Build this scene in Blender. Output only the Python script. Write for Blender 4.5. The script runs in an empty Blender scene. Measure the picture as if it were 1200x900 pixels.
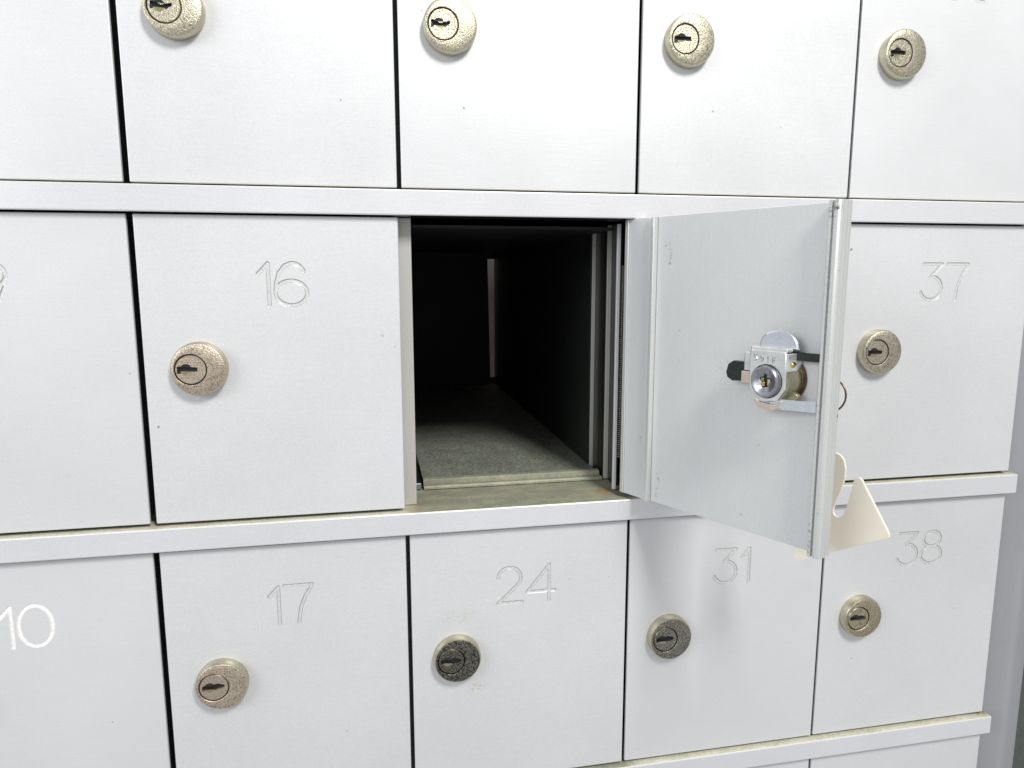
import bpy, bmesh, math, random
from mathutils import Vector, Matrix
random.seed(7)
S = bpy.context.scene
COL = S.collection

# ------------------------------------------------------------------ camera
cam_d = bpy.data.cameras.new('camera')
cam_d.sensor_width = 36.0
cam_d.lens = 25.04
cam_d.clip_start = 0.01
cam_d.clip_end = 60
cam = bpy.data.objects.new('camera', cam_d)
COL.objects.link(cam)
S.camera = cam
ya, pa, ra = 0.19355862, -0.15081448, -0.00114149
f = Vector((math.sin(ya)*math.cos(pa), math.cos(ya)*math.cos(pa), math.sin(pa)))
r0 = Vector((math.cos(ya), -math.sin(ya), 0)); u0 = r0.cross(f)
r = r0*math.cos(ra)+u0*math.sin(ra); u = -r0*math.sin(ra)+u0*math.cos(ra)
M = Matrix.Identity(4)
for i in range(3):
    M[i][0] = r[i]; M[i][1] = u[i]; M[i][2] = -f[i]
M[0][3], M[1][3], M[2][3] = 0.10538, -0.35331, 0.11850
cam.matrix_world = M

# ------------------------------------------------------------------ world, lamps, exposure
W = bpy.data.worlds.new('World'); S.world = W; W.use_nodes = True
bg = W.node_tree.nodes['Background']
bg.inputs[0].default_value = (0.955, 0.975, 1.0, 1)
bg.inputs[1].default_value = 0.34

def area(name, loc, target, sx, sy, power, col):
    d = bpy.data.lights.new(name, 'AREA'); d.shape = 'RECTANGLE'; d.size = sx; d.size_y = sy
    d.energy = power; d.color = col
    o = bpy.data.objects.new(name, d); COL.objects.link(o); o.location = loc
    v = Vector(target)-Vector(loc)
    o.rotation_euler = v.to_track_quat('-Z', 'Y').to_euler()
    return o
area('ceiling_or_fill_lamp', (0.50, -0.95, 1.02), (0.2, 0, 0.1), 0.24, 0.34, 11.4, (1.0, 0.985, 0.96))
area('ceiling_or_fill_lamp', (-1.25, -0.95, 0.62), (0.2, 0, 0.08), 0.9, 0.6, 8.0, (0.96, 0.98, 1.0))  # fill lamp added on the left to brighten the open door's inner face

S.view_settings.view_transform = 'Standard'
S.view_settings.look = 'None'
S.view_settings.exposure = 0.59
S.view_settings.gamma = 1.0
S.render.engine = 'CYCLES'
S.cycles.max_bounces = 10
S.cycles.diffuse_bounces = 5
S.cycles.glossy_bounces = 6

# ------------------------------------------------------------------ materials
def mat(name):
    m = bpy.data.materials.new(name); m.use_nodes = True
    nt = m.node_tree
    return m, nt, nt.nodes['Principled BSDF']
def N(nt, t, **kw):
    n = nt.nodes.new(t)
    for k, v in kw.items():
        if k in n.inputs: n.inputs[k].default_value = v
        else: setattr(n, k, v)
    return n
def pos(nt, scale=(1, 1, 1)):
    g = N(nt, 'ShaderNodeNewGeometry')
    mp = N(nt, 'ShaderNodeMapping'); mp.inputs['Scale'].default_value = scale
    nt.links.new(g.outputs['Position'], mp.inputs['Vector'])
    return mp.outputs['Vector']
def noise(nt, scale, vscale=(1, 1, 1), detail=3, rough=0.5):
    n = N(nt, 'ShaderNodeTexNoise', Scale=scale, Detail=detail, Roughness=rough)
    nt.links.new(pos(nt, vscale), n.inputs['Vector'])
    return n.outputs['Fac']
def ramp(nt, src, stops):
    rr = N(nt, 'ShaderNodeValToRGB'); e = rr.color_ramp.elements
    e[0].position, e[0].color = stops[0][0], (*stops[0][1], 1)
    e[1].position, e[1].color = stops[-1][0], (*stops[-1][1], 1)
    for p_, c_ in stops[1:-1]:
        q = e.new(p_); q.color = (*c_, 1)
    nt.links.new(src, rr.inputs['Fac']); return rr.outputs['Color']
def mixc(nt, fac, a, b, mode='MIX'):
    m = N(nt, 'ShaderNodeMix', data_type='RGBA', blend_type=mode)
    for sock, val in ((m.inputs[0], fac), (m.inputs[6], a), (m.inputs[7], b)):
        if isinstance(val, (int, float)): sock.default_value = val
        elif isinstance(val, tuple): sock.default_value = (*val, 1)
        else: nt.links.new(val, sock)
    return m.outputs[2]
def bump(nt, b, src, strength, dist):
    n = N(nt, 'ShaderNodeBump', Strength=strength, Distance=dist)
    nt.links.new(src, n.inputs['Height'])
    nt.links.new(n.outputs['Normal'], b.inputs['Normal'])
    return n
def gray(v): return (v, v, v)

def aluminium(name, base=(0.735, 0.739, 0.746), metal=0.24, rough=0.48, dirt=1.0, vertical=False, smudges=()):
    m, nt, b = mat(name)
    st = (8, 8, 260) if not vertical else (260, 260, 8)
    g1 = noise(nt, 6, st, 4, 0.6)                     # rolled grain
    g2 = noise(nt, 1700, (1, 1, 1), 2, 0.5)           # fine anodised speckle
    cloud = noise(nt, 9, (1, 1, 1), 4, 0.55)
    c = mixc(nt, 1.0, base, ramp(nt, cloud, [(0.3, gray(0.935)), (0.7, gray(1.0))]), 'MULTIPLY')
    c = mixc(nt, 1.0, c, ramp(nt, g1, [(0.25, gray(0.955)), (0.75, gray(1.0))]), 'MULTIPLY')
    c = mixc(nt, 1.0, c, ramp(nt, g2, [(0.25, gray(0.90)), (0.7, gray(1.0))]), 'MULTIPLY')
    # rare tiny chips
    sp = noise(nt, 260, (1, 1, 1), 1, 0.4)
    c = mixc(nt, ramp(nt, sp, [(0.80, gray(0)), (0.82, gray(0.7*dirt))]), c, (0.16, 0.15, 0.13))
    # hair scratches
    sc = noise(nt, 24, (26, 1, 3), 3, 0.6)
    sm = noise(nt, 17, (1, 1, 1), 2, 0.5)
    k = N(nt, 'ShaderNodeMath', operation='MULTIPLY')
    nt.links.new(ramp(nt, sc, [(0.70, gray(0)), (0.74, gray(1))]), k.inputs[0])
    nt.links.new(ramp(nt, sm, [(0.62, gray(0)), (0.68, gray(0.45*dirt))]), k.inputs[1])
    c = mixc(nt, k.outputs[0], c, (0.5, 0.49, 0.46))
    # smudges at given spots: (x, z, rx, rz, strength)
    for (x, z, rx, rz, stg, colr) in smudges:
        g = N(nt, 'ShaderNodeNewGeometry')
        sub = N(nt, 'ShaderNodeVectorMath', operation='SUBTRACT'); sub.inputs[1].default_value = (x, 0, z)
        nt.links.new(g.outputs['Position'], sub.inputs[0])
        mul = N(nt, 'ShaderNodeVectorMath', operation='MULTIPLY'); mul.inputs[1].default_value = (1/rx, 0, 1/rz)
        nt.links.new(sub.outputs[0], mul.inputs[0])
        ln = N(nt, 'ShaderNodeVectorMath', operation='LENGTH'); nt.links.new(mul.outputs[0], ln.inputs[0])
        fall = ramp(nt, ln.outputs['Value'], [(0.35, gray(1)), (1.0, gray(0))])
        nn = ramp(nt, noise(nt, 420, (1, 1, 1.6), 4, 0.7), [(0.50, gray(0)), (0.60, gray(1))])
        kk = N(nt, 'ShaderNodeMath', operation='MULTIPLY'); nt.links.new(fall, kk.inputs[0]); nt.links.new(nn, kk.inputs[1])
        k2 = N(nt, 'ShaderNodeMath', operation='MULTIPLY'); nt.links.new(kk.outputs[0], k2.inputs[0]); k2.inputs[1].default_value = stg
        c = mixc(nt, k2.outputs[0], c, colr)
    nt.links.new(c, b.inputs['Base Color'])
    b.inputs['Metallic'].default_value = metal
    rr = ramp(nt, cloud, [(0.3, gray(rough-0.05)), (0.7, gray(rough+0.05))])
    nt.links.new(rr, b.inputs['Roughness'])
    hm = N(nt, 'ShaderNodeMath', operation='ADD'); nt.links.new(g1, hm.inputs[0]); nt.links.new(g2, hm.inputs[1])
    bump(nt, b, hm.outputs[0], 0.12, 0.0002)
    return m

SM = [(0.1635, 0.2315, 0.004, 0.004, 0.5, (0.55, 0.52, 0.40)),
      (0.145, -0.060, 0.012, 0.005, 0.65, (0.55, 0.52, 0.44)),
      (0.155, -0.101, 0.009, 0.004, 0.75, (0.50, 0.47, 0.40)),
      (0.167, -0.052, 0.010, 0.0018, 0.5, (0.9, 0.9, 0.9)),
      (0.110, 0.090, 0.0014, 0.0014, 0.8, (0.3, 0.27, 0.2)),
      (-0.005, 0.0735, 0.0008, 0.0016, 1.0, (0.1, 0.1, 0.1)),
      (0.0035, 0.056, 0.001, 0.001, 1.0, (0.1, 0.1, 0.1)),
      (0.0155, -0.017, 0.004, 0.002, 0.5, (0.6, 0.6, 0.58)),
      (0.026, 0.062, 0.016, 0.008, 0.16, (0.45, 0.42, 0.36)),
      (0.262, -0.092, 0.016, 0.008, 0.20, (0.45, 0.42, 0.36)),
      (0.382, 0.064, 0.014, 0.010, 0.16, (0.45, 0.42, 0.36)),
      (0.027, -0.096, 0.018, 0.010, 0.18, (0.45, 0.42, 0.36)),
      (0.116, 0.083, 0.0007, 0.0030, 1.0, (0.15, 0.15, 0.14)),
      (0.452, -0.085, 0.001, 0.001, 1.0, (0.1, 0.1, 0.1))]
M_DOOR = aluminium('door_aluminium', smudges=SM)
M_INNER = aluminium('door_inner_aluminium', (0.71, 0.725, 0.725), 0.10, 0.45, 0.4, True, [(0.2655, 0.074, 0.007, 0.012, 0.35, (0.45, 0.43, 0.38)), (0.2485, 0.128, 0.0007, 0.009, 0.8, (0.25, 0.24, 0.22)), (0.2468, 0.012, 0.0008, 0.010, 0.8, (0.2, 0.19, 0.18))])
M_RAIL = aluminium('rail_aluminium', (0.80, 0.80, 0.82), 0.35, 0.40, 0.8)
M_RIM = aluminium('rim_aluminium', (0.74, 0.75, 0.73), 0.45, 0.33, 1.4, True, [(0.2815, 0.008, 0.0012, 0.014, 0.55, (0.12, 0.12, 0.12)), (0.2825, 0.144, 0.0022, 0.004, 1.0, (0.1, 0.09, 0.08)), (0.2815, 0.060, 0.0012, 0.02, 0.35, (0.3, 0.3, 0.3)), (0.2818, 0.115, 0.0012, 0.02, 0.3, (0.3, 0.3, 0.3))])
M_BARE = aluminium('flange_aluminium', (0.66, 0.645, 0.60), 0.35, 0.42, 2.2, True)
M_JAMB = aluminium('jamb_edge_aluminium', (0.86, 0.86, 0.90), 0.1, 0.35, 0.8, True)
M_SIDE = aluminium('side_frame_aluminium', (0.43, 0.435, 0.455), 0.35, 0.45, 0.5, True)

def digits_mat(name, col, rough=0.35, metal=0.5):
    m, nt, b = mat(name)
    c = mixc(nt, 1.0, col, ramp(nt, noise(nt, 900, (1, 1, 1), 3), [(0.3, gray(0.8)), (0.6, gray(1.0))]), 'MULTIPLY')
    nt.links.new(c, b.inputs['Base Color'])
    b.inputs['Roughness'].default_value = rough; b.inputs['Metallic'].default_value = metal
    return m
M_DIGIT = digits_mat('engraved_groove', (0.76, 0.76, 0.755), 0.42, 0.38)
M_GROOVE = digits_mat('shaded_grimy_groove_edge', (0.42, 0.415, 0.40), 0.5, 0.2)  # groove walls: slope shading put into the colour, along with settled grime
M_GROOVE_W = digits_mat('chipped_white_edge', (0.80, 0.77, 0.75), 0.5, 0.0)
M_DIGIT_W = digits_mat('engraved_groove_white', (0.93, 0.92, 0.91), 0.5, 0.0)

def nickel(name, light, dark, rough, thr=0.45, dist=0.00016):
    m, nt, b = mat(name)
    n1 = noise(nt, 1500, (1, 1, 1), 3, 0.65)
    n2 = noise(nt, 300, (1, 1, 1), 2, 0.5)
    c = ramp(nt, n1, [(thr-0.10, dark), (thr+0.08, light)])
    c = mixc(nt, 1.0, c, ramp(nt, n2, [(0.3, gray(0.85)), (0.7, gray(1))]), 'MULTIPLY')
    nt.links.new(c, b.inputs['Base Color'])
    b.inputs['Metallic'].default_value = 0.85; b.inputs['Roughness'].default_value = rough
    bump(nt, b, n1, 0.9, dist*1.6)
    return m
M_NI_PINK = nickel('pink_nickel', (0.68, 0.58, 0.46), (0.30, 0.23, 0.17), 0.36)
M_NI_GOLD = nickel('champagne_nickel', (0.62, 0.575, 0.45), (0.22, 0.195, 0.135), 0.36)
M_NI_TAN = nickel('tan_nickel', (0.56, 0.49, 0.35), (0.20, 0.165, 0.11), 0.38)
M_NI_DARK = nickel('dark_nickel', (0.25, 0.235, 0.20), (0.02, 0.02, 0.018), 0.38, 0.50)  # much darker base tone than the other lock faces
M_NI_GREY = nickel('grey_nickel', (0.42, 0.40, 0.33), (0.09, 0.085, 0.07), 0.38, 0.50)  # grey base tone, between the dark and the tan faces
def plain(name, col, rough=0.4, metal=0.0, vary=0.15, scale=300, bmp=0.0):
    m, nt, b = mat(name)
    n1 = noise(nt, scale, (1, 1, 1), 4, 0.6)
    c = mixc(nt, 1.0, col, ramp(nt, n1, [(0.3, gray(1-vary)), (0.7, gray(1))]), 'MULTIPLY')
    nt.links.new(c, b.inputs['Base Color'])
    b.inputs['Roughness'].default_value = rough; b.inputs['Metallic'].default_value = metal
    if bmp: bump(nt, b, n1, 0.5, bmp)
    return m
M_NI_SIDE = plain('polished_nickel_side', (0.60, 0.56, 0.43), 0.34, 1.0, 0.2, 400)
M_BLACK = plain('key_slot_black', (0.012, 0.011, 0.01), 0.6, 0.0, 0.2)
M_TUMBLER = plain('brass_tumbler', (0.52, 0.45, 0.26), 0.3, 0.9, 0.3, 900)
M_BRASS = plain('bright_brass', (0.85, 0.60, 0.22), 0.25, 1.0, 0.3, 900)
M_OLIVE = plain('olive_barrel', (0.42, 0.39, 0.27), 0.30, 0.8, 0.2, 500)
M_ZINC = plain('zinc_plate', (0.90, 0.92, 0.91), 0.20, 0.7, 0.22, 200, 0.0002)
M_ZINC_B = plain('blue_zinc_plate', (0.86, 0.91, 0.99), 0.16, 0.85, 0.15, 200, 0.0002)
M_COPPER = plain('copper_tinted_zinc', (0.80, 0.68, 0.58), 0.30, 0.6, 0.2, 300)
M_STEEL_SHADE = plain('dark_steel_and_rail_shade', (0.055, 0.065, 0.06), 0.28, 0.7, 0.5, 500)
M_WORN = plain('worn_grey_steel', (0.42, 0.43, 0.47), 0.32, 0.9, 0.35, 700, 0.0002)
M_CREAM = plain('cream_plastic', (0.86, 0.80, 0.68), 0.42, 0.0, 0.04, 60)
M_CREAM.node_tree.nodes['Principled BSDF'].inputs['Subsurface Weight'].default_value = 0.15
M_CREAM.node_tree.nodes['Principled BSDF'].inputs['Subsurface Radius'].default_value = (0.004, 0.003, 0.002)
M_CREAM.node_tree.nodes['Principled BSDF'].inputs['Subsurface Scale'].default_value = 1.0
M_RING = plain('brown_steel_ring', (0.22, 0.15, 0.10), 0.3, 0.9, 0.2)
M_SPRING = plain('spring_steel', (0.62, 0.60, 0.52), 0.35, 0.9, 0.3, 800)
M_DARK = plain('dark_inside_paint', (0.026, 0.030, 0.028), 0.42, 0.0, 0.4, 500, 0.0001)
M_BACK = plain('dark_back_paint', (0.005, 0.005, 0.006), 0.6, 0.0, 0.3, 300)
M_WALL = plain('brown_room_wall', (0.19, 0.155, 0.135), 0.8, 0.0, 0.2, 40)
M_ROOM = plain('dark_green_wall', (0.10, 0.115, 0.10), 0.7, 0.0, 0.3, 200)

def floor_mat():
    m, nt, b = mat('speckled_grey_floor_plate')
    n1 = noise(nt, 1000, (1, 1, 1), 3, 0.7)
    n2 = noise(nt, 60, (1, 1, 1), 3, 0.5)
    c = ramp(nt, n1, [(0.32, (0.12, 0.12, 0.10)), (0.52, (0.265, 0.285, 0.225)), (0.68, (0.52, 0.545, 0.46))])
    c = mixc(nt, 1.0, c, ramp(nt, n2, [(0.3, gray(0.8)), (0.7, gray(1))]), 'MULTIPLY')
    nt.links.new(c, b.inputs['Base Color'])
    b.inputs['Roughness'].default_value = 0.55; b.inputs['Metallic'].default_value = 0.1
    bump(nt, b, n1, 0.4, 0.0002)
    return m
M_FLOOR = floor_mat()
def grime_mat():
    m, nt, b = mat('grimy_rail_top')
    n1 = noise(nt, 70, (1, 2, 1), 5, 0.65)
    n2 = noise(nt, 900, (1, 1, 1), 3, 0.6)
    c = ramp(nt, n1, [(0.30, (0.50, 0.47, 0.33)), (0.46, (0.38, 0.375, 0.27)), (0.60, (0.31, 0.32, 0.25)), (0.75, (0.44, 0.34, 0.17))])
    cl = ramp(nt, n1, [(0.32, (0.74, 0.72, 0.60)), (0.55, (0.64, 0.62, 0.48)), (0.72, (0.54, 0.49, 0.34))])
    g = N(nt, 'ShaderNodeNewGeometry'); sx_ = N(nt, 'ShaderNodeSeparateXYZ'); nt.links.new(g.outputs['Position'], sx_.inputs[0])
    m2 = N(nt, 'ShaderNodeMath', operation='MULTIPLY'); m2.inputs[1].default_value = 2.0; nt.links.new(sx_.outputs['X'], m2.inputs[0])
    msk = ramp(nt, m2.outputs[0], [(0.235, gray(0)), (0.25, gray(1)), (0.48, gray(1)), (0.50, gray(0))])
    c = mixc(nt, msk, cl, c)
    c = mixc(nt, 1.0, c, ramp(nt, n2, [(0.3, gray(0.75)), (0.6, gray(1))]), 'MULTIPLY')
    for (sx, sy, srx, sry, stg, colr) in ((0.230, 0.014, 0.009, 0.009, 0.75, (0.36, 0.20, 0.05)), (0.124, 0.005, 0.006, 0.004, 0.7, (0.55, 0.36, 0.16)), (0.480, 0.004, 0.012, 0.006, 0.9, (0.16, 0.10, 0.04)), (0.002, 0.004, 0.006, 0.006, 0.8, (0.3, 0.2, 0.1))):
        g = N(nt, 'ShaderNodeNewGeometry')
        sub = N(nt, 'ShaderNodeVectorMath', operation='SUBTRACT'); sub.inputs[1].default_value = (sx, sy, 0)
        nt.links.new(g.outputs['Position'], sub.inputs[0])
        mul = N(nt, 'ShaderNodeVectorMath', operation='MULTIPLY'); mul.inputs[1].default_value = (1/srx, 1/sry, 0)
        nt.links.new(sub.outputs[0], mul.inputs[0])
        ln = N(nt, 'ShaderNodeVectorMath', operation='LENGTH'); nt.links.new(mul.outputs[0], ln.inputs[0])
        fall = ramp(nt, ln.outputs['Value'], [(0.3, gray(stg)), (1.0, gray(0))])
        sp = ramp(nt, noise(nt, 260, (1, 1, 1), 3), [(0.35, gray(0)), (0.55, gray(1))])
        kk = N(nt, 'ShaderNodeMath', operation='MULTIPLY'); nt.links.new(fall, kk.inputs[0]); nt.links.new(sp, kk.inputs[1])
        c = mixc(nt, kk.outputs[0], c, colr)
    nt.links.new(c, b.inputs['Base Color'])
    b.inputs['Roughness'].default_value = 0.55; b.inputs['Metallic'].default_value = 0.1
    bump(nt, b, n2, 0.3, 0.0002)
    return m
M_GRIME = grime_mat()

# ------------------------------------------------------------------ helpers
def obj(name, bm, mats, parent=None, smooth=False, angle=None):
    me = bpy.data.meshes.new(name); bm.normal_update(); bm.to_mesh(me); bm.free()
    for m_ in (mats if isinstance(mats, (list, tuple)) else [mats]): me.materials.append(m_)
    if smooth or angle:
        for p_ in me.polygons: p_.use_smooth = True
        if angle: me.set_sharp_from_angle(angle=math.radians(angle))
    o = bpy.data.objects.new(name, me); COL.objects.link(o)
    if parent: o.parent = parent
    return o
def thing(name, label, cat, loc=(0, 0, 0), rz=0.0, group=None):
    o = bpy.data.objects.new(name, None); COL.objects.link(o)
    o.empty_display_size = 0.02; o.location = loc; o.rotation_euler = (0, 0, rz)
    o['label'] = label; o['category'] = cat
    if group: o['group'] = group
    return o
def box(bm, x0, x1, y0, y1, z0, z1, bev=0.0, seg=2, mi=0):
    vs = [bm.verts.new((x, y, z)) for x in (x0, x1) for y in (y0, y1) for z in (z0, z1)]
    idx = [(0, 1, 3, 2), (4, 6, 7, 5), (0, 4, 5, 1), (2, 3, 7, 6), (0, 2, 6, 4), (1, 5, 7, 3)]
    fs = [bm.faces.new([vs[i] for i in q]) for q in idx]
    for f_ in fs: f_.material_index = mi
    if bev > 0:
        es = list({e for f_ in fs for e in f_.edges})
        res = bmesh.ops.bevel(bm, geom=es, offset=bev, segments=seg, profile=0.5, affect='EDGES')
        for f_ in res['faces']: f_.material_index = mi
    return fs
def boxobj(name, b, m, parent, bev=0.0, **kw):
    bm = bmesh.new(); box(bm, *b, bev=bev)
    return obj(name, bm, m, parent, angle=18 if bev else None, **kw)
def prism(bm, pts, a0, a1, axis='z', bev=0.0):
    """extrude a closed polygon; axis 'z': pts are (x,y); axis 'y': pts are (x,z)"""
    def P(q, t): return (q[0], q[1], t) if axis == 'z' else (q[0], t, q[1])
    A = [bm.verts.new(P(q, a0)) for q in pts]; B = [bm.verts.new(P(q, a1)) for q in pts]
    n = len(pts); fs = [bm.faces.new(A), bm.faces.new(B[::-1])]
    for i in range(n): fs.append(bm.faces.new([A[i], B[i], B[(i+1) % n], A[(i+1) % n]]))
    bmesh.ops.recalc_face_normals(bm, faces=fs)
    if bev > 0:
        es = list({e for f_ in fs[:2] for e in f_.edges})
        bmesh.ops.bevel(bm, geom=es, offset=bev, segments=2, profile=0.5, affect='EDGES')
def lathe(bm, prof, n=48, c=(0, 0), axis_dir=1):
    """profile of (radius, y) spun about the y axis through (x=c0, z=c1)"""
    rings = []
    for (rad, y) in prof:
        if rad <= 1e-9: rings.append([bm.verts.new((c[0], y, c[1]))])
        else: rings.append([bm.verts.new((c[0]+rad*math.cos(2*math.pi*i/n), y, c[1]+rad*math.sin(2*math.pi*i/n))) for i in range(n)])
    fs = []
    for a, b in zip(rings, rings[1:]):
        for i in range(n):
            j = (i+1) % n
            if len(a) == 1 and len(b) == 1: continue
            if len(a) == 1: fs.append(bm.faces.new([a[0], b[i], b[j]]))
            elif len(b) == 1: fs.append(bm.faces.new([a[i], b[0], a[j]]))
            else: fs.append(bm.faces.new([a[i], b[i], b[j], a[j]]))
    bmesh.ops.recalc_face_normals(bm, faces=fs)
    return fs
def tube(bm, path, rad, n=8, closed=False):
    rings = []; L = len(path)
    for i, p_ in enumerate(path):
        p_ = Vector(p_)
        a = Vector(path[(i-1) % L]) if (closed or i > 0) else p_
        b = Vector(path[(i+1) % L]) if (closed or i < L-1) else p_
        t = (b-a).normalized()
        up = Vector((0, 1, 0)) if abs(t.y) < 0.9 else Vector((1, 0, 0))
        x = t.cross(up).normalized(); y = t.cross(x)
        rings.append([bm.verts.new(p_+x*rad*math.cos(2*math.pi*k/n)+y*rad*math.sin(2*math.pi*k/n)) for k in range(n)])
    for i in range(L if closed else L-1):
        A, B = rings[i], rings[(i+1) % L]
        for k in range(n): bm.faces.new([A[k], A[(k+1) % n], B[(k+1) % n], B[k]])
    if not closed:
        bm.faces.new(rings[0][::-1]); bm.faces.new(rings[-1])

# ------------------------------------------------------------------ engraved digits (single stroke), unit height 1
def arc(cx, cy, rx, ry, a0, a1, n=28):
    return [(cx+rx*math.cos(math.radians(a0+(a1-a0)*i/n)), cy+ry*math.sin(math.radians(a0+(a1-a0)*i/n))) for i in range(n+1)]
GL = {
 '0': (0.72, [arc(0.36, 0.5, 0.36, 0.5, 0, 360, 48)]),
 '1': (0.25, [[(0.02, 0.74), (0.25, 0.985), (0.25, 0.0)]]),
 '2': (0.66, [arc(0.32, 0.70, 0.31, 0.30, 175, -25, 24) + [(0.52, 0.48), (0.20, 0.18), (0.0, 0.01), (0.66, 0.01)]]),
 '3': (0.68, [[(0.06, 1.0), (0.66, 1.0), (0.30, 0.635)] + arc(0.34, 0.325, 0.34, 0.325, 95, -160, 30)]),
 '4': (0.76, [[(0.60, 0.0), (0.60, 1.0), (0.0, 0.27), (0.76, 0.27)]]),
 '6': (0.72, [arc(0.36, 0.29, 0.36, 0.29, 0, 360, 44), [(0.66, 0.80)] + arc(0.40, 0.62, 0.30, 0.37, 35, 100, 8) + [(0.22, 0.93), (0.09, 0.76), (0.02, 0.52), (0.0, 0.32)]]),
 '7': (0.68, [[(0.0, 1.0), (0.68, 1.0), (0.66, 0.95), (0.50, 0.70), (0.38, 0.40), (0.32, 0.0)]]),
 '8': (0.70, [arc(0.35, 0.27, 0.35, 0.27, 0, 360, 40), arc(0.35, 0.765, 0.29, 0.235, 0, 360, 36)]),
 '9': (0.72, [arc(0.36, 0.71, 0.36, 0.29, 0, 360, 44), [(0.72, 0.70), (0.69, 0.46), (0.58, 0.20), (0.40, 0.04), (0.22, 0.02), (0.06, 0.16)]]),
}
def seg_d(px, pz, a, b):
    ax, az = a; bx, bz = b; dx, dz = bx-ax, bz-az
    L = dx*dx+dz*dz
    t = 0 if L == 0 else max(0, min(1, ((px-ax)*dx+(pz-az)*dz)/L))
    return math.hypot(px-ax-t*dx, pz-az-t*dz)
def front_with_digits(bmf, x0, x1, z0, z1, y, text, tx, tz, H, parent, dmat, gap=0.0030, w=0.00092, depth=0.00034, cell=0.00020):
    """fills the rectangle with faces (front face at y), digits cut in as real grooves; tz is the digits' top"""
    segs = []; cx = tx; xmax = tx
    for di, ch in enumerate(text):
        wd, strokes = GL[ch]
        for s_ in strokes:
            P = [(cx+q[0]*H, tz-H+q[1]*H) for q in s_]
            segs += [(a, b, di) for a, b in zip(P, P[1:])]
        xmax = cx+wd*H; cx = xmax+gap
    gx0, gx1, gz0, gz1 = tx-0.0015, xmax+0.0015, tz-H-0.0015, tz+0.0015
    gx0 = max(gx0, x0+0.001); gx1 = min(gx1, x1-0.001); gz1 = min(gz1, z1-0.001)
    nx = int((gx1-gx0)/cell); nz = int((gz1-gz0)/cell)
    X = [gx0+(gx1-gx0)*i/nx for i in range(nx+1)]; Z = [gz0+(gz1-gz0)*i/nz for i in range(nz+1)]
    D = [[9.0]*(nz+1) for _ in range(nx+1)]; ID = [[-1]*(nz+1) for _ in range(nx+1)]
    for a, b, di in segs:
        i0 = max(0, int((min(a[0], b[0])-w-gx0)/(gx1-gx0)*nx)); i1 = min(nx, int((max(a[0], b[0])+w-gx0)/(gx1-gx0)*nx)+1)
        j0 = max(0, int((min(a[1], b[1])-w-gz0)/(gz1-gz0)*nz)); j1 = min(nz, int((max(a[1], b[1])+w-gz0)/(gz1-gz0)*nz)+1)
        for i in range(i0, i1+1):
            for j in range(j0, j1+1):
                d = seg_d(X[i], Z[j], a, b)
                if d < D[i][j]: D[i][j] = d; ID[i][j] = di
    def dep(d):
        if d >= w: return 0.0
        t = 1-d/w
        return depth*min(1.0, t*2.8)
    dig = {}
    fv = {}
    def V(bm, cache, i, j):
        k = (i, j)
        if k not in cache: cache[k] = bm.verts.new((X[i], y+dep(D[i][j]), Z[j]))
        return cache[k]
    dv = {}
    # quads in the grid that belong to no groove are merged row-wise to keep the panel light
    for j in range(nz):
        run = None
        for i in range(nx+1):
            solid = False
            if i < nx:
                c4 = [(i, j), (i+1, j), (i+1, j+1), (i, j+1)]
                best = min(c4, key=lambda q: D[q[0]][q[1]])
                if D[best[0]][best[1]] < w:
                    di = ID[best[0]][best[1]]
                    if di not in dig: dig[di] = bmesh.new(); dv[di] = {}
                    fc = dig[di].faces.new([V(dig[di], dv[di], *q) for q in c4])
                    dd = [dep(D[q[0]][q[1]]) for q in c4]
                    if max(dd)-min(dd) > depth*0.28: fc.material_index = 1
                else: solid = True
            if solid and run is None: run = i
            if not solid and run is not None:
                q = [bmf.verts.new((X[run], y, Z[j])), bmf.verts.new((X[i], y, Z[j])), bmf.verts.new((X[i], y, Z[j+1])), bmf.verts.new((X[run], y, Z[j+1]))]
                bmf.faces.new(q); run = None
    for (a0, a1, b0, b1) in ((x0, gx0, z0, z1), (gx1, x1, z0, z1), (gx0, gx1, z0, gz0), (gx0, gx1, gz1, z1)):
        q = [bmf.verts.new((a0, y, b0)), bmf.verts.new((a1, y, b0)), bmf.verts.new((a1, y, b1)), bmf.verts.new((a0, y, b1))]
        bmf.faces.new(q)
    return [dig[k] for k in sorted(dig)]

# ------------------------------------------------------------------ dimensions (metres); x along the bank, y into it, z up
XG = [-0.120, 0.0, 0.120, 0.2395, 0.360, 0.4815]       # column joints
GAPW = [0.0028, 0.0029, 0.0021, 0.0017, 0.0016, 0.0]
ROWS = {1: (0.1600, 0.3050), 2: (0.0014, 0.1463), 3: (-0.1576, -0.0130), 4: (-0.3160, -0.1720)}
SHELF = [(0.3060, 0.3175), (0.1470, 0.1590), (-0.0120, -0.0003), (-0.1709, -0.1593)]
PR = 0.0034
TH = 0.0085

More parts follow.
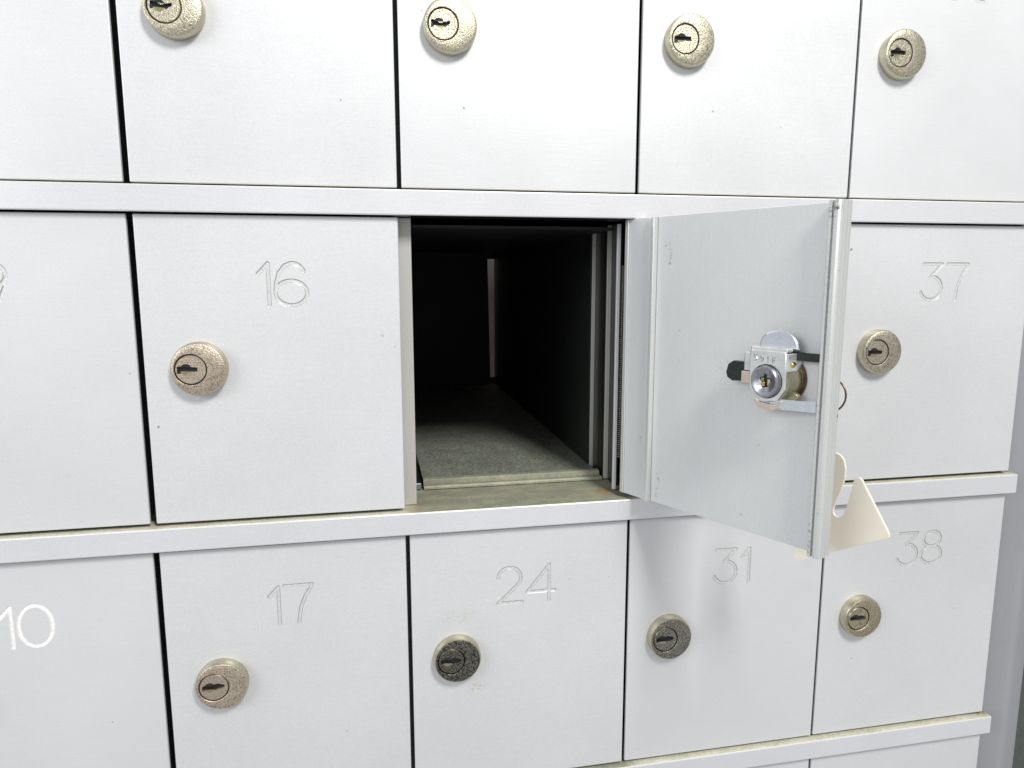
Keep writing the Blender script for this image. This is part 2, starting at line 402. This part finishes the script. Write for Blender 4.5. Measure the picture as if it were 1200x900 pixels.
# ------------------------------------------------------------------ cabinet
cab = thing('mailbox_cabinet', 'pale aluminium mailbox bank frame with narrow horizontal rails between rows of doors', 'mailbox cabinet', (0, 0, -0.32))
def cz(b): return (b[0], b[1], b[2], b[3], b[4]+0.32, b[5]+0.32)
for (a, b) in SHELF:
    bm = bmesh.new()
    # rail: rounded front lip, deep shelf plate behind it
    rr_ = 0.0006
    prof = [(-PR+rr_*(1-math.sin(t)), b-rr_*(1-math.cos(t))) for t in [math.pi/2*k/4 for k in range(4, -1, -1)]]
    prof = [(-PR, b-rr_), (-PR+0.0002, b-0.0002), (-PR+rr_, b), (0.400, b), (0.400, b-0.0025), (0.016, b-0.0025), (0.016, a), (-PR+rr_, a), (-PR+0.0002, a+0.0002), (-PR, a+rr_)]
    xl, xr = -0.30, 0.4847
    A = [bm.verts.new((xl, y, z+0.32)) for y, z in prof]; B = [bm.verts.new((xr, y, z+0.32)) for y, z in prof]
    bm.faces.new(A); bm.faces.new(B[::-1])
    for i in range(len(prof)):
        j = (i+1) % len(prof)
        fc = bm.faces.new([A[i], B[i], B[j], A[j]])
        if i == 2: fc.material_index = 1
        if i in (4, 5, 6): fc.material_index = 2  # undersides coloured dark to stand in for the shade under the rail
    bmesh.ops.recalc_face_normals(bm, faces=bm.faces[:])
    o = obj('shelf_rail', bm, [M_RAIL, M_GRIME, M_STEEL_SHADE], cab)
    bv = None
for i, x in enumerate(XG):
    for (z0, z1) in ((0.1592, 0.3058), (-0.0001, 0.1468), (-0.1591, -0.0122), (-0.33, -0.1711)):
        if i == 3 and z0 == -0.0001: continue
        if i == 5: continue
        open_l = (i == 2 and z0 == -0.0001)
        bm = bmesh.new()
        if open_l:
            box(bm, x-0.0035, x+0.0056, 0.0095, 0.0125, z0+0.32, z1+0.32, 0.0004)
            box(bm, x-0.001, x+0.001, 0.0130, 0.400, z0+0.32, z1+0.32)
        else:
            box(bm, x-0.0035, x+0.0035, 0.0095, 0.0125, z0+0.32, z1+0.32, 0.0004)
            box(bm, x-0.001, x+0.001, 0.0130, 0.400, z0+0.32, z1+0.32)
        obj('divider', bm, M_BARE if open_l else M_STEEL_SHADE, cab, angle=18)
# right jamb of the open compartment: stepped extrusion
bm = bmesh.new()
jp = [(0.2345, 0.400), (0.2345, 0.0570), (0.2364, 0.0570), (0.2362, 0.0350), (0.2386, 0.0350), (0.2384, 0.0215), (0.2404, 0.0215), (0.2404, 0.400)]
prism(bm, jp, -0.0001+0.32, 0.1468+0.32, 'z')
obj('door_jamb', bm, M_STEEL_SHADE, cab)
for (xa, xb, y) in ((0.2341, 0.2364, 0.0562), (0.2359, 0.2386, 0.0342)):
    boxobj('jamb_strip', (xa, xb, y, y+0.0006, 0.3206, 0.4662), M_BARE, cab, 0.0002)
boxobj('jamb_strip', (0.2342, 0.2361, 0.0125, 0.0145, 0.3206, 0.4655), M_JAMB, cab, 0.0003)
# spring in the hinge line
bm = bmesh.new()
turns = 92; path = []
for k in range(turns*10+1):
    a_ = 2*math.pi*k/10
    path.append((0.2383+0.0011*math.cos(a_), 0.0150+0.0011*math.sin(a_), 0.32+0.018+0.00115*k/10))
tube(bm, path, 0.00032, 5)
obj('hinge_spring', bm, M_SPRING, cab, smooth=True)
boxobj('jamb_back', (0.2436, 0.2450, 0.0100, 0.0400, 0.3202, 0.4666), M_STEEL_SHADE, cab)
# back panel with a narrow tapering slot in the far right corner of the open compartment
bm = bmesh.new()
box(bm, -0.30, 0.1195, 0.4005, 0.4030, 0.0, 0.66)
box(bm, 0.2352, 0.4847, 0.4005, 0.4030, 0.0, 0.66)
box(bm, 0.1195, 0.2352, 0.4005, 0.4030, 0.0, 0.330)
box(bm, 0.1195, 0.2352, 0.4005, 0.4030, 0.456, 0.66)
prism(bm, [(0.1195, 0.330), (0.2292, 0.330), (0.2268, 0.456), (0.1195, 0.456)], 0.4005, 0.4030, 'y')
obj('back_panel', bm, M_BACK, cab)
# outer right casing
boxobj('side_plate', (0.4780, 0.4800, 0.0125, 0.4000, 0.0, 0.66), M_STEEL_SHADE, cab)
bm = bmesh.new()
prism(bm, [(0.4802, 0.030), (0.4845, 0.0140), (0.4850, 0.0115), (0.5010, 0.0100), (0.5040, 0.0072), (0.5085, 0.0066), (0.5115, 0.0084), (0.5190, 0.0096), (0.5225, 0.0120), (0.5230, 0.400), (0.4802, 0.400)], 0.0, 0.66, 'z')
obj('side_frame', bm, M_SIDE, cab, angle=50)

# wall the bank is set in (right of it) and the room wall behind it, seen only through the slot
bm = bmesh.new(); box(bm, 0.5232, 1.6, 0.060, 0.075, -1.2, 1.4)
w_ = obj('wall', bm, M_ROOM); w_['kind'] = 'structure'
bm = bmesh.new(); box(bm, -0.6, 1.2, 0.80, 0.82, -1.2, 1.4)
w_ = obj('rear_wall', bm, M_WALL); w_['kind'] = 'structure'

# ------------------------------------------------------------------ lock
def slot_contour(kind):
    # outline of the key slot, millimetres about the plug's centre
    if kind == 'jagged':
        return [(-5.6, 1.4), (-3.6, 1.5), (-2.8, 1.0), (-1.6, 0.35), (-0.4, 0.25), (0.4, 0.9), (1.2, 0.7), (2.2, 1.3), (3.2, 1.2),
                (3.2, 0.1), (2.0, -0.4), (1.2, -1.1), (0.2, -1.0), (-0.8, -1.6), (-2.0, -1.1), (-3.2, -0.5), (-4.4, -0.6), (-5.6, -1.6)]
    if kind == 'worn':
        return [(-5.6, 0.6), (-4.2, 1.2), (-3.0, 1.3), (-1.6, 1.9), (-0.6, 1.2), (0.8, 1.6), (2.0, 1.7), (3.6, 1.2), (5.0, 1.0),
                (5.0, -0.3), (3.0, -0.6), (0.8, -1.1), (-0.8, -1.4), (-2.2, -1.3), (-3.6, -1.3), (-5.6, -1.0)]
    return [(-5.9, 1.05), (-3.2, 1.05), (-1.6, 1.05), (0.4, 1.0), (1.6, 0.95), (3.0, 0.9), (3.0, -0.75), (1.6, -0.8), (0.4, -0.85), (-1.2, -0.85), (-4.3, -0.85), (-4.4, -1.8), (-5.9, -1.8)]
def resample(poly, n, c):
    """points where rays from c meet the closed outline (star-shaped about c)"""
    out = []
    for k in range(n):
        a_ = 2*math.pi*k/n; dx, dz = math.cos(a_), math.sin(a_); best = None
        for p_, q in zip(poly, poly[1:]+poly[:1]):
            ex, ez = q[0]-p_[0], q[1]-p_[1]; det = dx*(-ez)+dz*ex
            if abs(det) < 1e-12: continue
            t = ((p_[0]-c[0])*(-ez)+(p_[1]-c[1])*ex)/det
            s_ = (dx*(p_[1]-c[1])-dz*(p_[0]-c[0]))/det
            if t > 0 and -1e-6 <= s_ <= 1+1e-6: best = t if best is None else max(best, t)
        out.append((c[0]+dx*best, c[1]+dz*best))
    return out
def make_lock(parent, x, z, face, slot='square', rot=0.0, y0=0.0, base_r=0.0125, th=0.0052):
    """x, z: centre of the rosette; front is -y"""
    n = 64; mm = 0.001
    root = bpy.data.objects.new('lock', None); COL.objects.link(root); root.parent = parent
    root.empty_display_size = 0.01
    root.location = (x, y0, z)
    fr = base_r-0.0007; px = -0.0034; pr_ = 0.00725
    # rosette side + bevel
    bm = bmesh.new()
    lathe(bm, [(base_r, 0.0), (base_r+0.0001, -0.0012), (base_r-0.0001, -th+0.0010), (fr, -th+0.0001)], n)
    obj('rosette_side', bm, M_NI_SIDE, root, smooth=True)
    bm = bmesh.new()
    def ring(rad, cx, y): return [bm.verts.new((cx+rad*math.cos(2*math.pi*i/n), y, rad*math.sin(2*math.pi*i/n))) for i in range(n)]
    R = [ring(fr, 0, -th+0.0001), ring(fr-0.0005, 0, -th-0.0002), ring(pr_+0.0002, px, -th-0.0002), ring(pr_, px, -th), ring(pr_, px, -th+0.0022)]
    for A, B in zip(R, R[1:]):
        for i in range(n): bm.faces.new([A[i], A[(i+1) % n], B[(i+1) % n], B[i]])
    bmesh.ops.recalc_face_normals(bm, faces=bm.faces[:])
    obj('rosette_face', bm, face, root, angle=35)
    # dark bottom of the ring groove
    bm = bmesh.new(); lathe(bm, [(pr_+0.0002, -th+0.0018), (0.0, -th+0.0018)], n, (px, 0)); obj('groove_floor', bm, M_BLACK, root)
    # plug
    pl = bmesh.new(); c = (-1.0, 0.0)
    cont = resample(slot_contour(slot), 96, c)
    q = 6.75; ys = -th+0.0001
    outer = []
    for k in range(96):
        a_ = 2*math.pi*k/96; dx, dz = math.cos(a_), math.sin(a_)
        b_ = c[0]*dx+c[1]*dz; t = -b_+math.sqrt(b_*b_-(c[0]**2+c[1]**2)+q*q)
        outer.append((c[0]+dx*t, c[1]+dz*t))
    cs, sn = math.cos(rot), math.sin(rot)
    def P(pt, y, s_=1.0):
        X_, Z_ = pt[0]*s_*mm, pt[1]*s_*mm
        return pl.verts.new((px+X_*cs-Z_*sn, y, X_*sn+Z_*cs))
    L0 = [P(p_, ys+0.0016) for p_ in outer]; L1 = [P(p_, ys+0.0003) for p_ in outer]
    L2 = [P(p_, ys, 0.965) for p_ in outer]; cont = [(a_, b_*1.18) for a_, b_ in cont]
    L3 = [P(p_, ys) for p_ in cont]; L4 = [P(p_, ys+0.0014) for p_ in cont]
    for A, B in ((L0, L1), (L1, L2), (L2, L3), (L3, L4)):
        for i in range(96): pl.faces.new([A[i], A[(i+1) % 96], B[(i+1) % 96], B[i]]).material_index = 1 if A is L1 else 0
    bmesh.ops.recalc_face_normals(pl, faces=pl.faces[:])
    obj('lock_plug', pl, [face, M_NI_SIDE], root, angle=35)
    bm = bmesh.new()
    vs = [bm.verts.new((px+(p_[0]*cs-p_[1]*sn)*mm*1.02, ys+0.0012, (p_[0]*sn+p_[1]*cs)*mm*1.02)) for p_ in cont]
    bm.faces.new(vs); obj('key_slot', bm, M_BLACK, root)
    # dished tumbler crescents above and below the slot
    for sgn in (1, -1):
        bm = bmesh.new()
        h0 = 0.95 if sgn > 0 else -0.88
        A = [(-2.0+2.5*math.cos(math.radians(t)), sgn*2.5*math.sin(math.radians(t))) for t in range(22, 159, 8)]
        A = [(a_[0], max(a_[1], h0) if sgn > 0 else min(a_[1], h0)) for a_ in A]
        T = lambda a_, y: (px+(a_[0]*cs-a_[1]*sn)*mm, y, (a_[0]*sn+a_[1]*cs)*mm)
        top = [bm.verts.new(T(a_, ys-0.00012)) for a_ in A]
        low = [bm.verts.new(T((-2.0+(a_[0]+2.0)*0.72, h0+(a_[1]-h0)*0.6), ys-0.00004)) for a_ in A]
        for i in range(len(A)-1): bm.faces.new([top[i], top[i+1], low[i+1], low[i]])
        bm.faces.new(low if sgn < 0 else low[::-1])
        bmesh.ops.recalc_face_normals(bm, faces=bm.faces[:])
        obj('tumbler_recess', bm, M_STEEL_SHADE if sgn > 0 else M_TUMBLER, root)
    return root

# ------------------------------------------------------------------ closed mailboxes
GRP = 'mailboxes in the cabinet'
def mailbox(col, row, label, text=None, tx=0, tz=0, lx=0, lz=0, face=None, slot='square', rot=0.0, white=False, H=0.0199):
    xl, xr = XG[col]+GAPW[col]/2, XG[col+1]-GAPW[col+1]/2
    if col == 4: xr = 0.4812
    z0, z1 = ROWS[row]
    root = thing('mailbox', label, 'mailbox', (xl, 0, z0), 0, GRP)
    w, h = xr-xl, z1-z0
    dy = random.uniform(-0.00025, 0.00025)
    bm = bmesh.new(); box(bm, 0, w, dy, 0.0022, 0, h, bev=0.0005)
    box(bm, 0.0011, w-0.0011, 0.0023, TH, 0.0008, h-0.0008, mi=1)
    grooves = []
    if text:
        ff = [f_ for f_ in bm.faces if abs(f_.calc_center_median().y-dy) < 1e-7 and f_.calc_area() > w*h*0.5][0]
        bm.faces.remove(ff)
        grooves = front_with_digits(bm, 0.0005, w-0.0005, 0.0005, h-0.0005, dy, text, tx-xl, tz-z0, H, None, M_DIGIT)
    d = obj('door', bm, [M_DOOR, M_STEEL_SHADE], root, angle=18)
    for g in grooves: obj('engraved_digit', g, [M_DIGIT_W, M_GROOVE_W] if white else [M_DIGIT, M_GROOVE], d, smooth=True)
    if face: make_lock(root, lx-xl, lz-z0, face, slot, rot, y0=dy)
    return root
K = dict(
 c0=(-0.0945,), )
LZ = {1: 0.2318, 2: 0.0759, 3: -0.0802, 4: -0.2372}
R2 = math.radians
mailbox(0, 1, 'closed white mailbox in the top left corner, cut off by the photo edge', face=M_NI_GOLD, lx=-0.094, lz=LZ[1], slot='jagged')
mailbox(1, 1, 'closed white mailbox with a half visible lock, directly above number 16', face=M_NI_GOLD, lx=0.0254, lz=LZ[1]+0.0011, slot='jagged', rot=R2(-3))
mailbox(2, 1, 'closed white mailbox with a small smudge beside its lock, above the open compartment', face=M_NI_GOLD, lx=0.1450, lz=LZ[1]+0.0013, slot='jagged')
mailbox(3, 1, 'closed white mailbox above the open swung-out door, second from right in the top row', face=M_NI_GOLD, lx=0.2641, lz=LZ[1]+0.0017, slot='square')
mailbox(4, 1, 'closed white mailbox in the top right corner, directly above number 37', '36', 0.4085, 0.2840, 0.3847, LZ[1]+0.0019, M_NI_GOLD, 'square')
mailbox(0, 2, 'closed white mailbox engraved 9, at the left edge in the middle row', '9', -0.0665, 0.1248, -0.094, LZ[2], M_NI_PINK)
mailbox(1, 2, 'closed white mailbox engraved 16 with pinkish lock, left of the open compartment', '16', 0.0533, 0.1247, 0.0260, LZ[2], M_NI_PINK, 'square', R2(-3))
mailbox(3, 2, 'closed white mailbox hidden behind the swung-out open door in the middle row', face=M_NI_TAN, lx=0.2620, lz=LZ[2])
mailbox(4, 2, 'closed white mailbox engraved 37, at the right end of the middle row', '37', 0.4092, 0.1247, 0.3842, LZ[2]+0.0002, M_NI_GOLD)
mailbox(0, 3, 'closed grey mailbox engraved 10 in bright white digits, in the lower left corner', '10', -0.0704, -0.0346, -0.094, LZ[3], M_NI_TAN, 'worn', 0, True, 0.0203)
mailbox(1, 3, 'closed grey mailbox engraved 17 with tan lock, below number 16', '17', 0.0503, -0.0351, 0.0266, LZ[3]-0.0025, M_NI_PINK, 'worn')
mailbox(2, 3, 'closed grey mailbox engraved 24 with dark lock face, under the open compartment', '24', 0.1668, -0.0349, 0.1444, LZ[3]-0.0019, M_NI_DARK, 'worn', R2(-4))
mailbox(3, 3, 'closed grey mailbox engraved 31 with dark grey lock, under the swung-out door', '31', 0.2910, -0.0346, 0.2642, LZ[3]-0.0022, M_NI_GREY, 'worn')
mailbox(4, 3, 'closed grey mailbox engraved 38 with champagne lock, below number 37', '38', 0.4088, -0.0336, 0.3855, LZ[3]-0.0018, M_NI_TAN, 'worn', R2(-5))
mailbox(3, 4, 'cut-off closed mailbox under the lowest rail, left one of the two there')
mailbox(4, 4, 'cut-off closed mailbox under the lowest rail beside the grey side frame, bottom right corner')

# ------------------------------------------------------------------ the open mailbox
OX, OY, OZ = 0.2385, 0.005, 0.0023
TH63 = R2(63)
om = thing('mailbox', 'open empty mailbox with its door swung out to the right, dark speckled inside', 'mailbox', (0.1245, 0, 0.0), 0, GRP)
def om_box(name, b, m, bev=0.0):
    return boxobj(name, (b[0]-0.1245, b[1]-0.1245, b[2], b[3], b[4], b[5]), m, om, bev)
om_box('compartment_floor', (0.1312, 0.2340, 0.0455, 0.3990, 0.0002, 0.0034), M_FLOOR, 0.0004)
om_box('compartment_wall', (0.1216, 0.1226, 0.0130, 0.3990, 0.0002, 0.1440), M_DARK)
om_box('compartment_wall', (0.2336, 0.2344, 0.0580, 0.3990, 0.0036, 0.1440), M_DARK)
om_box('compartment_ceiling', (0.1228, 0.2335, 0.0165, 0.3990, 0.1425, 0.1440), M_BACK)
# threshold: two small steps with a groove between them
bm = bmesh.new()
prism(bm, [(0.0340, 0.0002), (0.0340, 0.0012), (0.0346, 0.0020), (0.0376, 0.0020), (0.0378, 0.0006), (0.0392, 0.0006), (0.0394, 0.0038), (0.0402, 0.0044), (0.0440, 0.0044), (0.0452, 0.0036), (0.0452, 0.0002)], 0.1312-0.1245, 0.2350-0.1245, 'z')
for v in bm.verts: v.co = Vector((v.co.z, v.co.x, v.co.y))
bmesh.ops.recalc_face_normals(bm, faces=bm.faces[:])
obj('threshold', bm, M_GRIME, om)
om_box('latch_stop', (0.1232, 0.1298, 0.0345, 0.0375, 0.0002, 0.0040), M_WORN, 0.0006)
om_box('notch_shade_slab', (0.1232, 0.1311, 0.0378, 0.0900, 0.0002, 0.0010), M_BLACK)  # black slab put in for the shade of the gap beside the floor plate

# door, local frame: x along the leaf from the hinge, y towards the inner face, z up
dr = bpy.data.objects.new('door', None); COL.objects.link(dr); dr.parent = om; dr.empty_display_size = 0.02
dr.location = (OX-0.1245, OY, OZ); dr.rotation_euler = (0, 0, -TH63)
# local +x -> (cos63,-sin63); local -y -> inner normal n=(-sin63,-cos63)  (rotation by -63: +y -> (sin63, cos63))
HD = 0.1450
def L(b): return (b[0], b[1], -b[3], -b[2], b[4], b[5])      # n0,n1 -> y
def dbox(name, b, m, bev=0.0003, parent=None): return boxobj(name, L(b), m, parent or dr, bev)
dbox('outer_sheet', (0.0004, 0.1158, 0.0, 0.0026, 0, HD), M_DOOR)
dbox('inner_panel', (0.0216, 0.1105, 0.0027, 0.0038, 0.0002, HD-0.0002), M_INNER, 0.0002)
dbox('hinge_stile', (0.0006, 0.0194, 0.0027, 0.0044, 0.0001, HD-0.0001), M_INNER)
dbox('hinge_bead', (0.0008, 0.0034, 0.0045, 0.0052, 0.0003, HD-0.0003), M_RIM, 0.0004)
dbox('stile_rib', (0.0160, 0.0190, 0.0045, 0.0051, 0.0001, HD-0.0006), M_INNER, 0.0002)
dbox('stile_rib', (0.0196, 0.0214, 0.0027, 0.0066, 0.0, HD), M_RIM, 0.0004)
# free edge: grooved extrusion, cross-section in (s, n)
sec = [(0.1107, 0.0027), (0.1107, 0.0078), (0.1112, 0.0083), (0.1122, 0.0083), (0.1125, 0.0072), (0.1130, 0.0072), (0.1133, 0.0084), (0.1148, 0.0084),
       (0.1158, 0.0082), (0.1164, 0.0076), (0.1164, 0.0070), (0.1160, 0.0067), (0.1160, 0.0052), (0.1165, 0.0049), (0.1165, 0.0036), (0.1160, 0.0033), (0.1160, 0.0022), (0.1163, 0.0019), (0.1163, 0.0006), (0.1159, 0.0003), (0.1159, 0.0027)]
sec = [s_ for s_ in sec if s_ != (0.1159, 0.0027)] + [(0.1159, 0.0000)]
bm = bmesh.new()
prism(bm, [(s_, -n_) for s_, n_ in [(0.1107, 0.0027)]+sec[1:-1]+[(0.11585, 0.0003), (0.11585, 0.0027)]], -0.0003, HD+0.0003, 'z')
obj('edge_rim', bm, M_RIM, dr)
# worn black marks on the rim
def mark(s0, s1, n_, z0, z1):
    return dbox('scuff', (s0, s1, n_, n_+0.00006, z0, z1), M_STEEL_SHADE, 0.0)
boxobj('rim_insert', L((0.1124, 0.1131, 0.0068, 0.00745, 0.0002, HD)), M_WORN, dr, 0.0)

# lock seen from behind
lk = bpy.data.objects.new('lock', None); COL.objects.link(lk); lk.parent = om; lk.empty_display_size = 0.01
lk.location = dr.location; lk.rotation_euler = dr.rotation_euler
ZL = -OZ            # values below are heights above the shelf rail
def lbox(name, b, m, bev=0.0003): return boxobj(name, L((b[0], b[1], b[2], b[3], b[4]+ZL, b[5]+ZL)), m, lk, bev)
def lprism(name, pts, n0, n1, m, bev=0.0002):
    bm = bmesh.new(); prism(bm, [(q[0], q[1]+ZL) for q in pts], -n1, -n0, 'y', bev)
    return obj(name, bm, m, lk, angle=18)
cx, czz = 0.0935, 0.0752
def lat(name, prof, m, c=(cx, czz), n=40):
    bm = bmesh.new(); lathe(bm, [(a_, -b_) for a_, b_ in prof], n, (c[0], c[1]+ZL)); return obj(name, bm, m, lk, angle=35)
lat('lock_barrel', [(0.0, 0.0038), (0.0102, 0.0038), (0.0102, 0.0046), (0.0090, 0.0048), (0.0090, 0.0150), (0.0, 0.0150)], M_OLIVE)
lat('barrel_collar', [(0.0104, 0.0038), (0.0106, 0.0044), (0.0104, 0.0048), (0.0091, 0.0048)], M_RING)
# bracket: square face plate with folded sides
fp = [(0.0842, 0.0700), (0.0842, 0.0868), (0.0848, 0.0876), (0.1004, 0.0876), (0.1012, 0.0868), (0.1012, 0.0720), (0.0975, 0.0668), (0.0890, 0.0660)]
lprism('bracket_plate', fp, 0.0148, 0.0160, M_ZINC, 0.0004)
lbox('bracket_side', (0.1004, 0.1014, 0.0042, 0.0150, 0.0765, 0.0868), M_ZINC, 0.0003)
lbox('bracket_side', (0.0840, 0.0850, 0.0042, 0.0150, 0.0700, 0.0868), M_ZINC, 0.0003)
lbox('bracket_top', (0.0842, 0.1012, 0.0110, 0.0156, 0.0872, 0.0890), M_ZINC, 0.0005)
# half-round flap standing above
flap = [(0.0855, 0.0885)]+[(0.0943+0.0086*math.cos(math.radians(t)), 0.0900+0.0058*math.sin(math.radians(t))) for t in range(180, -1, -12)]+[(0.1033, 0.0885)]
lprism('round_flap', flap, 0.0098, 0.0112, M_ZINC_B, 0.0004)
# lower spring leaf running back to the door edge
bm = bmesh.new()
pts = [(0.0935, 0.0140), (0.0975, 0.0136), (0.1060, 0.0108), (0.1108, 0.0090), (0.1108, 0.0080), (0.1060, 0.0096), (0.0975, 0.0124), (0.0935, 0.0128)]
prism(bm, [(a_, -b_) for a_, b_ in pts], 0.0632+ZL, 0.0676+ZL, 'z')
obj('spring_leaf', bm, M_ZINC_B, lk)
lprism('copper_lip', [(0.0868, 0.0672), (0.0890, 0.0655), (0.0960, 0.0650), (0.0990, 0.0668), (0.0985, 0.0640), (0.0950, 0.0622), (0.0885, 0.0630), (0.0862, 0.0655)], 0.0128, 0.0146, M_COPPER, 0.0004)
# latch bolt
lprism('latch_bolt', [(0.0688, 0.0760), (0.0698, 0.0795), (0.0722, 0.0812), (0.0785, 0.0812), (0.0785, 0.0728), (0.0722, 0.0722), (0.0695, 0.0735)], 0.0075, 0.0105, M_STEEL_SHADE, 0.0004)
lbox('latch_link', (0.0776, 0.0842, 0.0068, 0.0120, 0.0722, 0.0775), M_COPPER, 0.0004)
lbox('latch_link', (0.0786, 0.0842, 0.0072, 0.0116, 0.0778, 0.0858), M_ZINC, 0.0004)
lprism('latch_arm', [(0.0960, 0.0836), (0.0960, 0.0880), (0.1050, 0.0872), (0.1108, 0.0872), (0.1108, 0.0838), (0.1040, 0.0838)], 0.0068, 0.0088, M_STEEL_SHADE, 0.0003)
lprism('brass_pin', [(0.1000+0.0024*math.cos(t*math.pi/8), 0.0822+0.0014*math.sin(t*math.pi/8)) for t in range(16)], 0.0098, 0.0125, M_BRASS, 0.0003)
lprism('brass_pin', [(0.1015+0.0030*math.cos(t*math.pi/8), 0.0690+0.0018*math.sin(t*math.pi/8)) for t in range(16)], 0.0090, 0.0112, M_OLIVE, 0.0003)
# plug end: worn dished ring with a broken inner opening
pc = (0.0927, 0.0748)
bm = bmesh.new()
n = 48; rings = []
for (kind, nn) in ((0.0068, 0.0156), (0.0068, 0.0174), (0.0062, 0.0181), (0.0052, 0.0180), (0.0040, 0.0172), ('h', 0.0168), ('h', 0.0162)):
    rg = []
    for i in range(n):
        a_ = 2*math.pi*i/n
        rad = kind if kind != 'h' else 0.0024+0.0005*math.sin(3*a_+0.5)+0.0004*math.sin(5*a_)+(0.0008 if 1.2 < a_ < 1.9 else 0)
        if kind != 'h' and 1.75 < a_ < 2.15 and nn > 0.0165: rad *= 0.93
        ex = 0.93
        rg.append(bm.verts.new((pc[0]+rad*ex*math.cos(a_), -nn, pc[1]+ZL+rad*math.sin(a_))))
    rings.append(rg)
for A, B in zip(rings, rings[1:]):
    for i in range(n): bm.faces.new([A[i], A[(i+1) % n], B[(i+1) % n], B[i]])
bmesh.ops.recalc_face_normals(bm, faces=bm.faces[:])
obj('plug_end', bm, M_WORN, lk, angle=40)
lat('plug_gap', [(0.0068, 0.0161), (0.0072, 0.0161), (0.0072, 0.01625), (0.0068, 0.01625)], M_BLACK, pc)
lat('plug_core', [(0.0036, 0.0160), (0.0036, 0.01625), (0.0, 0.01625)], M_BLACK, pc)
lbox('brass_tumbler', (pc[0]-0.0022, pc[0]-0.0002, 0.01625, 0.0169, pc[1]-0.0022, pc[1]-0.0002), M_BRASS, 0.0003)
lbox('brass_tumbler', (pc[0]-0.0024, pc[0]-0.0008, 0.01625, 0.0167, pc[1]+0.0000, pc[1]+0.0014), M_TUMBLER, 0.0003)
lbox('brass_tumbler', (pc[0]+0.0008, pc[0]+0.0022, 0.01625, 0.0168, pc[1]-0.0016, pc[1]+0.0010), M_COPPER, 0.0003)
# stamped marks on the plate
st = {'5': [[(0.5, 1), (0.05, 1), (0, 0.55), (0.35, 0.58), (0.5, 0.3), (0.3, 0), (0, 0.05)]],
      '9': [[(0.5, 0.75), (0.3, 1), (0.05, 0.85), (0.1, 0.55), (0.4, 0.5), (0.5, 0.75), (0.45, 0.2), (0.2, 0)]],
      '1': [[(0.1, 0.8), (0.25, 1), (0.25, 0)]], 'F': [[(0.5, 1), (0, 1), (0, 0)], [(0, 0.5), (0.35, 0.5)]]}
bm = bmesh.new()
for k, ch in enumerate('591F'):
    for s_ in st[ch]:
        path = [(0.0864+k*0.0029+q[0]*0.0030, -0.01602, 0.0832-0.0002*k+ZL+q[1]*0.0024) for q in s_]
        tube(bm, path, 0.00014, 5)
obj('stamped_marks', bm, M_WORN, lk)
# rosette on the outer face of the open door
rr2 = make_lock(dr, 0.0925, 0.0759-OZ, M_NI_PINK, 'square')
rr2.rotation_euler = (0, 0, math.pi); rr2.location = (0.0925, 0.0, 0.0759-OZ)
rr2.name = 'outer_lock'

# ------------------------------------------------------------------ key ring and cream tag behind the open door
def place(o, sloc):      # world position of a point (s, n, z) of the door frame
    o.location = (OX+sloc[0]*math.cos(TH63)-sloc[1]*math.sin(TH63), OY-sloc[0]*math.sin(TH63)-sloc[1]*math.cos(TH63), sloc[2])
kr = thing('key_ring', 'thin brown wire key ring peeking out beside the free edge of the open door', 'key ring')
place(kr, (0.0925, -0.026, 0.0759))
kr.rotation_euler = (0, 0, -TH63)
bm = bmesh.new()      # key: blade in the slot and a round bow
box(bm, -0.0012, 0.0012, -0.0195, -0.0020, -0.0040, 0.0040, 0.0003)
obj('key_blade', bm, M_NI_SIDE, kr)
bm = bmesh.new(); 
tube(bm, [(0, 0.0035+0.0065*math.cos(2*math.pi*i/28), 0.0065*math.sin(2*math.pi*i/28)) for i in range(28)], 0.0012, 8, True)
obj('key_bow', bm, M_NI_SIDE, kr, smooth=True)
bm = bmesh.new()
tube(bm, [(0.0022+0.0078*math.cos(2*math.pi*i/40), 0.0065+0.0006*math.sin(2*math.pi*i/40), -0.0117+0.0078*math.sin(2*math.pi*i/40)) for i in range(40)], 0.00045, 8, True)
obj('ring', bm, M_RING, kr, smooth=True)
bm = bmesh.new()
tube(bm, [(0.0010, 0.0064, -0.0194), (-0.0010, 0.0060, -0.0250), (0.0010, 0.0052, -0.0330), (0.0055, 0.0040, -0.0400)], 0.0005, 6)
obj('cord', bm, M_CREAM, kr, smooth=True)

TAG = [(0.0960, 0.0380), (0.1000, 0.0392), (0.1026, 0.0391), (0.1045, 0.0384), (0.1061, 0.0366), (0.1071, 0.0329), (0.1071, 0.0285), (0.1060, 0.0235), (0.1041, 0.0174), (0.1029, 0.0134), (0.1028, 0.0114),
       (0.1037, 0.0101), (0.1053, 0.0098), (0.1068, 0.0104), (0.1078, 0.0117), (0.1089, 0.0158), (0.1107, 0.0242), (0.1111, 0.0278), (0.1118, 0.0294), (0.1128, 0.0301), (0.1139, 0.0300), (0.1149, 0.0292), (0.1157, 0.0278),
       (0.1273, 0.0095), (0.1280, 0.0080), (0.1281, 0.0069), (0.1272, 0.0062), (0.0892, -0.0160), (0.0870, -0.0166), (0.0853, -0.0160), (0.0850, -0.0146), (0.0880, 0.0080), (0.0895, 0.0250), (0.0915, 0.0335), (0.0935, 0.0366)]
bm = bmesh.new()
prism(bm, [(a_-0.0980, b_-0.0384) for a_, b_ in TAG], -0.0007, 0.0007, 'y', 0.0001)
tg = obj('plastic_tag', bm, M_CREAM, None)
place(tg, (0.0980, -0.028, 0.0384)); tg.rotation_euler = (0, 0, -TH63)
tg['label'] = 'cream plastic tag with a rounded slot, hanging below the open door corner'
tg['category'] = 'tag'
